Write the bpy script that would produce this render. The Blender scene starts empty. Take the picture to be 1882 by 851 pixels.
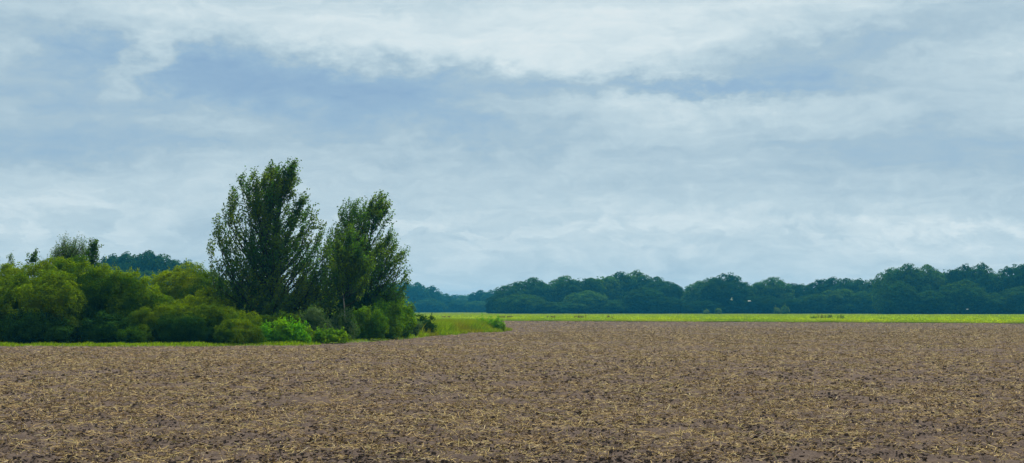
import bpy, math, random
import numpy as np
from mathutils import Vector

scene = bpy.context.scene
COL = scene.collection
R = math.radians

# ------------------------------------------------------------------ camera
W0, H0, F = 1882.0, 851.0, 2585.0
EYE = 1.7
HOR = 570.0
PITCH = math.atan((HOR - H0 / 2) / F)
cam_d = bpy.data.cameras.new('camera')
cam = bpy.data.objects.new('camera', cam_d)
COL.objects.link(cam)
cam.location = (0, 0, EYE)
cam.rotation_euler = (math.pi / 2 + PITCH, 0, 0)
cam_d.sensor_fit = 'HORIZONTAL'
cam_d.sensor_width = 36.0
cam_d.lens = 36.0 * F / W0
cam_d.clip_start = 0.1
cam_d.clip_end = 20000
scene.camera = cam


def at(px, py, Y):
    """the point seen at photo pixel (px, py) at distance Y"""
    x = (px - W0 / 2) / F
    y = (H0 / 2 - py) / F
    c, s = math.cos(PITCH), math.sin(PITCH)
    dy, dz = c - y * s, s + y * c
    return (x / dy * Y, Y, EYE + dz / dy * Y)


def gx(px, Y):
    return at(px, HOR, Y)[0]


# ------------------------------------------------------------------ numpy noise
def _h(ix, iy, iz, seed):
    n = (ix * 374761393 + iy * 668265263 + iz * 2147483647 + seed * 974711) & 0x7FFFFFFF
    n = ((n ^ (n >> 13)) * 1274126177) & 0x7FFFFFFF
    n = ((n ^ (n >> 16)) * 668265263) & 0x7FFFFFFF
    return ((n ^ (n >> 15)) & 0xFFFF) / 65535.0


def vnoise2(x, y, seed=0):
    x = np.asarray(x, float); y = np.asarray(y, float)
    ix = np.floor(x).astype(np.int64); iy = np.floor(y).astype(np.int64)
    fx = x - ix; fy = y - iy
    fx = fx * fx * (3 - 2 * fx); fy = fy * fy * (3 - 2 * fy)
    z = np.zeros_like(ix)
    a = _h(ix, iy, z, seed); b = _h(ix + 1, iy, z, seed)
    c = _h(ix, iy + 1, z, seed); d = _h(ix + 1, iy + 1, z, seed)
    return (a * (1 - fx) + b * fx) * (1 - fy) + (c * (1 - fx) + d * fx) * fy


def smooth(t):
    t = np.clip(t, 0, 1)
    return t * t * (3 - 2 * t)


# ------------------------------------------------------------------ mesh helpers
def mesh_quads(name, V, Q, mats, mi=None, smooth_flags=None):
    V = np.ascontiguousarray(V, np.float32)
    Q = np.ascontiguousarray(Q, np.int32)
    me = bpy.data.meshes.new(name)
    me.vertices.add(len(V)); me.vertices.foreach_set('co', V.ravel())
    me.loops.add(Q.size); me.loops.foreach_set('vertex_index', Q.ravel())
    me.polygons.add(len(Q))
    me.polygons.foreach_set('loop_start', np.arange(0, Q.size, 4, dtype=np.int32))
    for m in mats:
        me.materials.append(m)
    if mi is not None:
        me.polygons.foreach_set('material_index', np.ascontiguousarray(mi, np.int32))
    if smooth_flags is not None:
        me.polygons.foreach_set('use_smooth', np.ascontiguousarray(smooth_flags, bool))
    me.update(calc_edges=True)
    me.validate()
    return me


class Geo:
    """collects quads"""
    def __init__(self):
        self.V = []; self.Q = []; self.S = []; self.I = []; self.n = 0; self.mi = 0

    def add(self, V, Q, sm=False):
        V = np.asarray(V, float).reshape(-1, 3); Q = np.asarray(Q, int).reshape(-1, 4)
        self.V.append(V); self.Q.append(Q + self.n); self.S.append(np.full(len(Q), sm)); self.I.append(np.full(len(Q), self.mi)); self.n += len(V)

    def cards(self, P):
        """P (N,4,3) separate quads"""
        N = len(P)
        self.add(P.reshape(-1, 3), np.arange(N * 4).reshape(N, 4))

    def build(self, name, mats, parent=None, loc=(0, 0, 0)):
        me = mesh_quads(name, np.concatenate(self.V), np.concatenate(self.Q), mats, np.concatenate(self.I), np.concatenate(self.S))
        o = bpy.data.objects.new(name, me)
        COL.objects.link(o)
        if parent:
            o.parent = parent
        o.location = loc
        return o


def norm(a):
    return a / (np.linalg.norm(a, axis=-1, keepdims=True) + 1e-9)


def leaf_cards(C, N, A, L, Wd):
    """diamond leaves: centres C, normals N, long axis A, lengths L, widths Wd"""
    A = norm(A - N * np.sum(A * N, -1, keepdims=True))
    B = np.cross(N, A)
    L = np.asarray(L).reshape(-1, 1); Wd = np.asarray(Wd).reshape(-1, 1)
    p0 = C - A * L * .5
    p2 = C + A * L * .5
    m = C - A * L * .06 + N * Wd * .12
    return np.stack([p0, m + B * Wd * .5, p2, m - B * Wd * .5], 1)


def rdir(rng, n):
    return norm(rng.normal(size=(n, 3)))


def cube_sphere(k):
    P = []; Q = []; n = 0
    t = np.tan(np.linspace(-math.pi / 4, math.pi / 4, k + 1))
    for ax in range(3):
        for s in (-1, 1):
            u, v = np.meshgrid(t, t, indexing='ij')
            c = [None] * 3
            c[ax] = np.full_like(u, s); c[(ax + 1) % 3] = u; c[(ax + 2) % 3] = v * s
            P.append(np.stack(c, -1).reshape(-1, 3))
            for i in range(k):
                for j in range(k):
                    a = n + i * (k + 1) + j
                    Q.append((a, a + k + 1, a + k + 2, a + 1))
            n += (k + 1) ** 2
    return norm(np.concatenate(P)), np.array(Q)


CS2 = cube_sphere(2); CS4 = cube_sphere(4); CS1 = cube_sphere(1)


def tube(g, path, rad, sides=5):
    path = np.asarray(path, float); rad = np.asarray(rad, float)
    n = len(path)
    T = norm(np.gradient(path, axis=0))
    ref = np.array([0.31, 0.87, 0.13])
    U = norm(np.cross(T, ref)); Vv = np.cross(T, U)
    a = np.linspace(0, 2 * math.pi, sides, endpoint=False)
    ring = path[:, None] + rad[:, None, None] * (np.cos(a)[None, :, None] * U[:, None] + np.sin(a)[None, :, None] * Vv[:, None])
    Q = []
    for i in range(n - 1):
        for j in range(sides):
            k = (j + 1) % sides
            Q.append((i * sides + j, i * sides + k, (i + 1) * sides + k, (i + 1) * sides + j))
    g.add(ring.reshape(-1, 3), Q, True)


# ------------------------------------------------------------------ materials
def new_mat(name):
    m = bpy.data.materials.new(name); m.use_nodes = True
    nt = m.node_tree; nt.nodes.clear()
    return m, nt


class NT:
    def __init__(self, nt):
        self.nt = nt

    def n(self, typ, **kw):
        x = self.nt.nodes.new(typ)
        for k, v in kw.items():
            setattr(x, k, v)
        return x

    def link(self, a, b):
        self.nt.links.new(a, b)

    def put(self, sock, v):
        if isinstance(v, bpy.types.NodeSocket):
            self.link(v, sock)
        elif v is not None:
            sock.default_value = v

    def m(self, op, a, b=None, c=None, clamp=False):
        x = self.n('ShaderNodeMath', operation=op, use_clamp=clamp)
        self.put(x.inputs[0], a)
        if b is not None: self.put(x.inputs[1], b)
        if c is not None: self.put(x.inputs[2], c)
        return x.outputs[0]

    def noise(self, vec, scale, detail=3, rough=.5, dist=0.0):
        x = self.n('ShaderNodeTexNoise')
        if vec is not None: self.link(vec, x.inputs['Vector'])
        x.inputs['Scale'].default_value = scale; x.inputs['Detail'].default_value = detail
        x.inputs['Roughness'].default_value = rough; x.inputs['Distortion'].default_value = dist
        return x

    def ramp(self, fac, stops, interp='LINEAR'):
        x = self.n('ShaderNodeValToRGB'); x.color_ramp.interpolation = interp
        els = x.color_ramp.elements
        while len(els) < len(stops): els.new(0.5)
        for e, (p, c) in zip(els, stops):
            e.position = p; e.color = (*c, 1) if len(c) == 3 else c
        self.put(x.inputs[0], fac)
        return x.outputs[0]

    def mix(self, f, a, b, typ='MIX'):
        x = self.n('ShaderNodeMix', data_type='RGBA', blend_type=typ)
        self.put(x.inputs['Factor'], f)
        self.put(x.inputs[6], (*a, 1) if isinstance(a, tuple) and len(a) == 3 else a)
        self.put(x.inputs[7], (*b, 1) if isinstance(b, tuple) and len(b) == 3 else b)
        return x.outputs[2]


def foliage_mat(name, c_a, c_b, c_c=None, trans=.35, patch=.6, rough=.5, under=None, tree_var=False):
    """leaves: colour varies leaf by leaf and in soft patches through the crown"""
    m, nt = new_mat(name); t = NT(nt)
    geo = t.n('ShaderNodeNewGeometry')
    isl = geo.outputs['Random Per Island']
    col = t.mix(isl, c_a, c_b)
    if c_c:
        nz = t.noise(geo.outputs['Position'], patch, 2, .5)
        f = t.ramp(nz.outputs[0], [(.42, (0, 0, 0)), (.62, (1, 1, 1))])
        col = t.mix(t.m('MULTIPLY', f, .8), col, c_c)
    if tree_var:
        oi = t.n('ShaderNodeObjectInfo')
        tv = t.ramp(oi.outputs['Random'], [(0, (.45, .55, .8)), (.4, (.8, .85, .9)), (.7, (1.1, 1.1, 1)), (1, (1.9, 1.6, 1.2))])
        col = t.mix(1.0, col, tv, 'MULTIPLY')
    v = t.ramp(t.m('FRACT', t.m('MULTIPLY', isl, 17.3)), [(0, (.65, .65, .65)), (1, (1.3, 1.3, 1.3))])
    col = t.mix(1.0, col, v, 'MULTIPLY')
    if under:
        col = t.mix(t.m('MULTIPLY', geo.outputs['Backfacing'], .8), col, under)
    p = t.n('ShaderNodeBsdfDiffuse'); t.link(col, p.inputs['Color'])
    tr = t.n('ShaderNodeBsdfTranslucent')
    tc = t.mix(1.0, col, (1.5, 1.5, .6), 'MULTIPLY')
    t.link(tc, tr.inputs['Color'])
    mx = t.n('ShaderNodeMixShader'); mx.inputs[0].default_value = trans
    t.link(p.outputs[0], mx.inputs[1]); t.link(tr.outputs[0], mx.inputs[2])
    o = t.n('ShaderNodeOutputMaterial'); t.link(mx.outputs[0], o.inputs['Surface'])
    return m


def plain_mat(name, a, b, scale=3, rough=.9):
    m, nt = new_mat(name); t = NT(nt)
    tc = t.n('ShaderNodeTexCoord')
    nz = t.noise(tc.outputs['Object'], scale, 4, .6)
    col = t.mix(nz.outputs[0], a, b)
    p = t.n('ShaderNodeBsdfPrincipled'); t.link(col, p.inputs['Base Color'])
    p.inputs['Roughness'].default_value = rough; p.inputs['Specular IOR Level'].default_value = .2
    o = t.n('ShaderNodeOutputMaterial'); t.link(p.outputs[0], o.inputs['Surface'])
    return m


def soil_mat():
    m, nt = new_mat('soil'); t = NT(nt)
    geo = t.n('ShaderNodeNewGeometry')
    P = geo.outputs['Position']
    n1 = t.noise(P, 14, 6, .7).outputs[0]
    n2 = t.noise(P, .35, 4, .6).outputs[0]
    n3 = t.noise(P, 2.2, 4, .6).outputs[0]
    col = t.ramp(n1, [(.25, (.052, .039, .035)), (.5, (.110, .085, .073)), (.75, (.182, .146, .124))])
    col = t.mix(t.ramp(n2, [(.35, (0, 0, 0)), (.65, (.7, .7, .7))]), col, (.122, .094, .080))
    col = t.mix(t.ramp(n3, [(.5, (0, 0, 0)), (.75, (.55, .55, .55))]), col, (.165, .125, .086))
    p = t.n('ShaderNodeBsdfPrincipled'); t.link(col, p.inputs['Base Color'])
    p.inputs['Roughness'].default_value = 1; p.inputs['Specular IOR Level'].default_value = .0
    b = t.n('ShaderNodeBump'); b.inputs['Strength'].default_value = .9; b.inputs['Distance'].default_value = .04
    t.link(n1, b.inputs['Height']); t.link(b.outputs[0], p.inputs['Normal'])
    o = t.n('ShaderNodeOutputMaterial'); t.link(p.outputs[0], o.inputs['Surface'])
    return m


def straw_mat():
    m, nt = new_mat('straw'); t = NT(nt)
    geo = t.n('ShaderNodeNewGeometry'); isl = geo.outputs['Random Per Island']
    col = t.ramp(isl, [(0, (.13, .082, .048)), (.3, (.26, .185, .088)), (.55, (.39, .285, .122)), (.8, (.49, .375, .165)), (.92, (.28, .25, .09)), (1, (.56, .47, .27))])
    nz = t.noise(geo.outputs['Position'], .5, 2).outputs[0]
    col = t.mix(t.ramp(nz, [(.45, (0, 0, 0)), (.7, (.5, .5, .5))]), col, (.30, .19, .09))
    p = t.n('ShaderNodeBsdfPrincipled'); t.link(col, p.inputs['Base Color'])
    p.inputs['Roughness'].default_value = .8; p.inputs['Specular IOR Level'].default_value = .05
    o = t.n('ShaderNodeOutputMaterial'); t.link(p.outputs[0], o.inputs['Surface'])
    return m


M = dict(
    soil=soil_mat(),
    straw=straw_mat(),
    bark=plain_mat('bark', (.022, .019, .015), (.055, .048, .038), 6),
    pale_bark=plain_mat('pale_bark', (.28, .25, .2), (.45, .42, .36), 6),
    bank=plain_mat('bank_soil', (.05, .075, .014), (.10, .115, .03), 2),
    sallow=foliage_mat('sallow_leaves', (.100, .205, .003), (.225, .305, .003), (.035, .115, .006), .34, .38),
    sallow_dark=foliage_mat('dark_sallow_leaves', (.028, .100, .008), (.080, .165, .006), (.165, .235, .003), .30, .45),
    olive=foliage_mat('olive_leaves', (.145, .240, .003), (.280, .345, .003), (.065, .160, .006), .34, .4),
    broom=foliage_mat('broom_twigs', (.095, .185, .005), (.215, .290, .004), (.040, .115, .008), .24, .6),
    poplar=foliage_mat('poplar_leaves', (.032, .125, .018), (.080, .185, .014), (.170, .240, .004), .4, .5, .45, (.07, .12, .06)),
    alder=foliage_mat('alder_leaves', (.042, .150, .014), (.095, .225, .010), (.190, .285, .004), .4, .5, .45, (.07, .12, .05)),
    nettle=foliage_mat('nettle_leaves', (.080, .270, .006), (.135, .36, .008), (.19, .34, .006), .4, .8),
    lime=foliage_mat('lime_leaves', (.140, .280, .005), (.240, .36, .006), (.06, .18, .010), .45, .7),
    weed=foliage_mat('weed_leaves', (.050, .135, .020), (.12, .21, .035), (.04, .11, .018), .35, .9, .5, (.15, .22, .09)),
    fresh=foliage_mat('fresh_leaves', (.050, .160, .010), (.125, .270, .012), (.13, .22, .006), .4, .8),
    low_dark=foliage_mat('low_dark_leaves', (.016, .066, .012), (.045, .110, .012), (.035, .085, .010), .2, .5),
    dark=foliage_mat('dark_leaves', (.018, .062, .014), (.040, .090, .014), None, .3),
    oak=foliage_mat('oak_leaves', (.022, .090, .012), (.060, .135, .010), (.045, .100, .006), .28, .12, tree_var=True),
    grass=foliage_mat('verge_grass', (.14, .26, .006), (.24, .33, .010), None, .4),
    tallgrass=foliage_mat('tall_grass', (.115, .235, .006), (.225, .30, .010), (.20, .20, .02), .4, .35),
    crop=foliage_mat('crop_leaves', (.26, .38, .008), (.39, .48, .012), (.20, .33, .010), .45, .07),
    drystem=foliage_mat('dry_stems', (.13, .10, .03), (.22, .17, .05), None, .2),
    feather=plain_mat('gull_feathers', (.78, .79, .80), (.86, .86, .86), 4, .6),
    greyfeather=plain_mat('grey_feathers', (.40, .42, .45), (.5, .52, .55), 4, .6),
    beak=plain_mat('beak', (.6, .4, .03), (.65, .45, .05), 4, .5),
)


# ------------------------------------------------------------------ object helpers
def tag(o, label=None, cat=None, group=None, kind=None):
    if label: o['label'] = label
    if cat: o['category'] = cat
    if group: o['group'] = group
    if kind: o['kind'] = kind
    return o


def thing(name, label, cat, loc=(0, 0, 0), group=None):
    o = bpy.data.objects.new(name, None); COL.objects.link(o)
    o.empty_display_size = .2
    o.location = loc
    return tag(o, label, cat, group)


# ------------------------------------------------------------------ ground
def ground_h(x, y):
    x = np.asarray(x, float); y = np.asarray(y, float)
    h = (vnoise2(x / .085, y / .10, 1) ** 3 * .060 + vnoise2(x / .21, y / .20, 2) ** 2 * .050 + vnoise2(x / .5, y / .45, 5) ** 2 * .05
         + vnoise2(x / 1.1, y / .7, 3) * .05 + vnoise2(x / 5, y / 4, 4) * .06)
    return (h - .115) * np.clip(.6 + 8 / (y + 1), .6, 1.1)


# base ground: one sheet to the horizon
gg = Geo()
t = np.array([-2600, -900, -300, -100, 0, 100, 300, 900, 2600.])
yy = np.array([-400, -100, 0, 100, 300, 600, 1200, 2600.])
X, Y = np.meshgrid(t, yy, indexing='ij')
Vv = np.stack([X, Y, np.full_like(X, -.16)], -1).reshape(-1, 3)
Q = [(i * len(yy) + j, (i + 1) * len(yy) + j, (i + 1) * len(yy) + j + 1, i * len(yy) + j + 1) for i in range(len(t) - 1) for j in range(len(yy) - 1)]
gg.add(Vv, Q)
tag(gg.build('ground', [M['soil']]), 'bare brown farmland stretching out to the far woods', 'ground', kind='structure')

# the worked field, with real clods
NA, NR = 560, 1080
ang = np.linspace(R(-29), R(29), NA)
rr = np.geomspace(9, 240, NR)
A, RR = np.meshgrid(np.tan(ang), rr, indexing='ij')
X = A * RR; Y = RR
Z = ground_h(X, Y)
Z[0, :] = Z[-1, :] = -.2; Z[:, 0] = Z[:, -1] = -.2
idx = np.arange(NA * NR).reshape(NA, NR)
Q = np.stack([idx[:-1, :-1], idx[1:, :-1], idx[1:, 1:], idx[:-1, 1:]], -1).reshape(-1, 4)
me = mesh_quads('field', np.stack([X, Y, Z], -1).reshape(-1, 3), Q, [M['soil']], None, np.ones(len(Q), bool))
o = bpy.data.objects.new('field', me); COL.objects.link(o)
tag(o, 'wide cloddy brown stubble field after harvest', 'field', kind='structure')

# boundary of the scrub island (front edge as in the photo)
FRONT = [(-70, 66.0), (gx(0, 66.5), 66.5), (gx(300, 66.6), 66.6), (gx(470, 66.8), 66.8), (gx(560, 68.6), 68.6), (gx(640, 73.5), 73.5), (gx(745, 81.5), 81.5),
         (gx(805, 94), 94), (gx(860, 104), 104), (gx(905, 110), 110), (gx(931, 114), 114)]
BACK = [(gx(936, 119), 119), (gx(915, 126), 126), (-9, 132), (-25, 145), (-70, 150)]
POLY = np.array(FRONT + BACK)


def poly_sd(x, y, poly=POLY):
    """signed distance, positive inside"""
    x = np.asarray(x, float); y = np.asarray(y, float)
    d = np.full(x.shape, 1e9); ins = np.zeros(x.shape, bool)
    n = len(poly)
    for i in range(n):
        ax, ay = poly[i]; bx, by = poly[(i + 1) % n]
        ex, ey = bx - ax, by - ay
        tt = np.clip(((x - ax) * ex + (y - ay) * ey) / (ex * ex + ey * ey), 0, 1)
        d = np.minimum(d, np.hypot(x - ax - tt * ex, y - ay - tt * ey))
        c = ((ay > y) != (by > y)) & (x < (bx - ax) * (y - ay) / (by - ay + 1e-12) + ax)
        ins ^= c
    return np.where(ins, d, -d)


def edge_wobble(x, y):
    return (vnoise2(x / 1.7, y / 1.7, 11) - .5) * 1.3 + (vnoise2(x / .5, y / .5, 12) - .5) * .35


def bank_h(x, y):
    d = poly_sd(x, y) + edge_wobble(x, y)
    return -.20 + .22 * smooth((d + .6) / 1.4) + .05 * vnoise2(np.asarray(x) / .6, np.asarray(y) / .6, 14) * (d > 0)


xs = np.arange(-70, 2.5, .45); ys = np.arange(64.5, 150, .5)
X, Y = np.meshgrid(xs, ys, indexing='ij')
Zb = bank_h(X, Y)
idx = np.arange(X.size).reshape(X.shape)
Q = np.stack([idx[:-1, :-1], idx[1:, :-1], idx[1:, 1:], idx[:-1, 1:]], -1)
keep = (Zb[:-1, :-1] > -.195) | (Zb[1:, 1:] > -.195) | (Zb[1:, :-1] > -.195) | (Zb[:-1, 1:] > -.195)
Q = Q[keep]
used, inv = np.unique(Q.ravel(), return_inverse=True)
me = mesh_quads('bank', np.stack([X, Y, Zb], -1).reshape(-1, 3)[used], inv.reshape(-1, 4), [M['bank']], None, np.ones(len(Q), bool))
o = bpy.data.objects.new('bank', me); COL.objects.link(o)
tag(o, 'low grassy bank under the scrub that reaches out into the field', 'bank', kind='structure')

# ------------------------------------------------------------------ straw
rng = np.random.default_rng(5)


def straws(rho, y0, y1, half=R(29)):
    yk = np.linspace(y0, y1, 400)
    pdf = (15 / yk) ** 1.2 * yk
    n = int(rho * 2 * math.tan(half) * np.trapezoid(pdf, yk)) if hasattr(np, 'trapezoid') else int(rho * 2 * math.tan(half) * np.trapz(pdf, yk))
    cdf = np.cumsum(pdf); cdf /= cdf[-1]
    y = np.interp(rng.random(n), cdf, yk)
    x = (rng.random(n) * 2 - 1) * math.tan(half) * y
    big = (y / 15) ** .45
    d = vnoise2(x / .6, y / .6, 21) * .5 + vnoise2(x / .2, y / .22, 22) * .5
    d = d + .22 * (vnoise2(x / 9, y / 3.5, 23) - .5) + .14 * (vnoise2(x / 30, y / 1.6, 24) - .5)
    head = -poly_sd(x, y)
    fade = smooth((head - .2) / 8) * .8 + .2            # thinner along the headland by the bank
    fade *= 1 - .75 * smooth((y - 95) / 60) * smooth((head - 1) / 3)
    keep = (d > .38 + .18 * rng.random(n)) & (rng.random(n) < fade) & (head > -.1)
    x, y, big = x[keep], y[keep], big[keep]; n = len(x)
    lmin, lmax, wmin, wmax = .025 * big, .17 * big, .004 * big, .010 * big
    th = rng.random(n) * 2 * math.pi
    tilt = np.abs(rng.normal(0, .22, n)); up = rng.random(n) < .07
    tilt = np.where(up, .4 + rng.random(n) * .8, tilt)
    L = lmin + (lmax - lmin) * rng.random(n) ** 2.2
    Wd = wmin + (wmax - wmin) * rng.random(n)
    dirv = np.stack([np.cos(th) * np.cos(tilt), np.sin(th) * np.cos(tilt), np.sin(tilt)], -1)
    bend = rng.normal(0, .22, (n, 3)); bend[:, 2] = -np.abs(bend[:, 2]) * .5
    d2 = norm(dirv + bend)
    side = norm(np.cross(dirv, np.array([0, 0, 1.]) + rng.normal(0, .5, (n, 3))))
    z = ground_h(x, y) + .006 + .015 * rng.random(n)
    p0 = np.stack([x, y, z], -1)
    p1 = p0 + dirv * (L * .5)[:, None]; p2 = p1 + d2 * (L * .5)[:, None]
    s = side * (Wd * .5)[:, None]
    V = np.stack([p0 - s, p0 + s, p1 + s, p1 - s, p2 + s * .6, p2 - s * .6], 1)
    b = np.arange(n)[:, None] * 6
    Q = np.concatenate([b + [0, 1, 2, 3], b + [3, 2, 4, 5]])
    return V.reshape(-1, 3), Q


sg = Geo()
sg.add(*straws(700, 13, 232))
tag(sg.build('straw', [M['straw']]), 'cut yellow straw and stubble scattered over the brown field', 'straw', kind='stuff')

# loose clods lying on the field
cg = Geo()
n = 5000
u = rng.random(n); y = 1 / (1 / 13 + u * (1 / 110 - 1 / 13)); x = (rng.random(n) * 2 - 1) * math.tan(R(26)) * y
k = poly_sd(x, y) < -1
x, y = x[k], y[k]; n = len(x)
s = (.009 + .028 * rng.random(n) ** 4) * np.clip(y / 25, 1, 1.5)
z = ground_h(x, y)
cv, cq = CS2
nv = len(cv)
jit = 1 + rng.normal(0, .18, (n, nv, 1))
# keep seams closed: same jitter for coincident vertices
_, firsts, invs = np.unique(np.round(cv, 4), axis=0, return_index=True, return_inverse=True)
jit = jit[:, firsts[invs.ravel()]]
V = cv[None] * jit * (s[:, None, None] * (np.array([1, 1, .65]) * (1 + .3 * rng.normal(size=(n, 1, 3)))))
V = V + np.stack([x, y, z + s * .3], -1)[:, None]
Q = (np.arange(n)[:, None, None] * nv + cq[None])
cg.add(V.reshape(-1, 3), Q.reshape(-1, 4), True)
n = 70000
u = rng.random(n); y = 1 / (1 / 13 + u * (1 / 60 - 1 / 13)); x = (rng.random(n) * 2 - 1) * math.tan(R(26)) * y
k = (poly_sd(x, y) < -1) & (vnoise2(x / .7, y / .7, 61) > .35)
x, y = x[k], y[k]; n = len(x)
s = (.007 + .014 * rng.random(n) ** 2) * np.clip(y / 22, 1, 1.6)
z = ground_h(x, y)
cv = np.array([(i, j, k_) for i in (-1, 1) for j in (-1, 1) for k_ in (-1, 1)], float) * .75
cq = np.array([(0, 1, 3, 2), (4, 6, 7, 5), (0, 4, 5, 1), (2, 3, 7, 6), (0, 2, 6, 4), (1, 5, 7, 3)])
V = cv[None] * (1 + rng.normal(0, .35, (n, 8, 3))) * s[:, None, None] * np.array([1.2, 1.2, .8])
th = rng.random(n) * 6.283
V = np.stack([V[..., 0] * np.cos(th)[:, None] - V[..., 1] * np.sin(th)[:, None], V[..., 0] * np.sin(th)[:, None] + V[..., 1] * np.cos(th)[:, None], V[..., 2]], -1)
V = V + np.stack([x, y, z + s * .3], -1)[:, None]
cg.add(V.reshape(-1, 3), (np.arange(n)[:, None, None] * 8 + cq[None]).reshape(-1, 4))
tag(cg.build('clods', [M['soil']]), 'small loose lumps of brown earth lying among the straw', 'soil clods', kind='stuff')


# ------------------------------------------------------------------ foliage generators
def foliage(g, mains, rng, sub_r, puff_r, leaf, cover=1.0, shoots=.25, zmin=.05, spread=.62, upb=.5, core=.66, flat=.9, backcut=True, bump=.10, gap=2.1):
    """lumpy crown of leaf clumps. mains: (cx,cy,cz,rx,ry,rz)"""
    mains = np.asarray(mains, float)
    S = []
    for mcx in mains:
        c, r = mcx[:3], mcx[3:]
        area = 4 * math.pi * ((r[0] * r[1]) ** 1.6 / 3 + (r[0] * r[2]) ** 1.6 / 3 + (r[1] * r[2]) ** 1.6 / 3) ** (1 / 1.6)
        ns = max(6, int(area / (sub_r ** 2 * gap)))
        i = np.arange(ns) + .5
        ph = np.arccos(1 - 2 * i / ns); th = math.pi * (1 + 5 ** .5) * i + rng.random() * 6
        d = np.stack([np.cos(th) * np.sin(ph), np.sin(th) * np.sin(ph), np.cos(ph)], -1)
        d = norm(d + rng.normal(0, .22, d.shape))
        rad = sub_r * (.55 + .75 * rng.random(ns) ** 1.4)
        inset = np.clip(1 - rad * .85 / np.linalg.norm(d * r, axis=1), .3, 1)
        p = c + d * r * (inset * (.95 + .12 * rng.random(ns) + bump * rng.random(ns)))[:, None]
        ok = p[:, 2] > zmin + rad * .15
        S.append(np.concatenate([p, rad[:, None]], 1)[ok])
    S = np.concatenate(S)
    # puffs
    PC = []; PN = []; PR = []
    for s in S:
        npf = max(4, int(4 * math.pi * s[3] ** 2 / (puff_r ** 2 * 3.0)))
        d = rdir(rng, npf)
        pr = puff_r * (.6 + .8 * rng.random(npf))
        p = s[:3] + d * np.maximum(s[3] - pr * (.75 - .65 * rng.random(npf)), s[3] * .4)[:, None]
        PC.append(p); PN.append(d); PR.append(pr)
    PC = np.concatenate(PC); PN = np.concatenate(PN); PR = np.concatenate(PR)
    ok = PC[:, 2] > zmin
    dm = np.min([np.linalg.norm((PC - m_[:3]) / m_[3:], axis=1) for m_ in mains], 0)
    ok &= dm > .72
    for s in S:
        ok &= np.linalg.norm(PC - s[:3], axis=1) > s[3] * .55
    PC, PN, PR = PC[ok], PN[ok], PR[ok]
    if backcut:
        away = PN[:, 1] > .35
        ok = ~away | (rng.random(len(PC)) < .55)
        PC, PN, PR = PC[ok], PN[ok], PR[ok]
    L, Wd = leaf
    per = np.maximum(6, (cover * 2.6 * PR ** 2 / (L * Wd * .5)).astype(int))
    I = np.repeat(np.arange(len(PC)), per)
    n = len(I)
    d = rdir(rng, n)
    d = norm(d + PN[I] * .55 + np.array([0, 0, .3]))
    rad = PR[I] * rng.random(n) ** .22
    C = PC[I] + d * rad[:, None] * np.array([1, 1, flat])
    N = norm(d * .75 + PN[I] * .55 + np.array([0, 0, upb * .7]) + rng.normal(0, spread * .6, (n, 3)))
    Ax = rdir(rng, n) + np.array([0, 0, .3])
    ll = L * (.6 + .8 * rng.random(n)); ww = Wd * (.6 + .8 * rng.random(n))
    k = C[:, 2] > 0
    g.cards(leaf_cards(C[k], N[k], Ax[k], ll[k], ww[k]))
    # shoots that break the outline
    if shoots > 0:
        kk = (rng.random(len(PC)) < shoots) & (PN[:, 2] > -.1)
        B, BN, BR = PC[kk], PN[kk], PR[kk]
        if len(B):
            ns = 12
            dirs = norm(BN * .5 + np.array([.12, 0, .9]) + rng.normal(0, .3, B.shape))
            ln = BR * (1.0 + 1.3 * rng.random(len(B)))
            tt = np.tile(np.linspace(.3, 1, ns), (len(B), 1))
            P = B[:, None] + dirs[:, None] * (tt * ln[:, None])[..., None] + rng.normal(0, L * .4, (len(B), ns, 3))
            P = P.reshape(-1, 3)
            DD = np.repeat(dirs, ns, 0)
            g.cards(leaf_cards(P, rdir(rng, len(P)), DD + rng.normal(0, .5, DD.shape), L * (.7 + .6 * rng.random(len(P))), Wd * (.6 + .6 * rng.random(len(P)))))
    # dense inner mass of leaves
    for mcx in mains:
        v, q = CS4
        rr_ = 1 + .12 * np.sin(v[:, :1] * 5 + mcx[0]) * np.sin(v[:, 1:2] * 6 + 1) + .1 * np.sin(v[:, 2:] * 7)
        p = mcx[:3] + v * mcx[3:] * core * rr_
        p[:, 2] = np.maximum(p[:, 2], .02)
        g.add(p, q)


def stems(root, mains, rng, n=5, r=.05):
    mains = np.asarray(mains, float)
    for i in range(n):
        m_ = mains[i % len(mains)]
        b = np.array([m_[0] + rng.normal(0, .12) * m_[3], m_[1] + rng.normal(0, .12) * m_[4], 0])
        tp = m_[:3] + rdir(rng, 1)[0] * m_[3:] * .55
        tp[2] = max(tp[2], m_[2])
        mid = (b + tp) / 2 + np.array([rng.normal(0, .1), rng.normal(0, .1), .1]) * m_[5]
        g = Geo()
        tube(g, [b, (b + mid) / 2 + rng.normal(0, .02, 3), mid, (mid + tp) / 2, tp], np.array([1, .85, .65, .45, .2]) * r)
        g.build('stem', [M['bark']], root)


def px_mains(pxc, Y, parts, depth=.8):
    """ellipsoids given in photo pixels -> local metres about the base point of pixel pxc at Y"""
    bx = gx(pxc, Y); bz = float(bank_h(bx, Y)) if poly_sd(bx, Y) > -1 else 0.
    out = []
    for prt in parts:
        cx, cy, hw, hh = prt[:4]; dy = prt[4] if len(prt) > 4 else 0.
        x, _, z = at(cx, cy, Y + dy)
        s = (Y + dy) / F
        out.append((x - bx, dy, z - bz, hw * s, max(hw, hh) * s * depth, hh * s))
    return (bx, Y, bz), out


seedc = [100]


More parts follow.
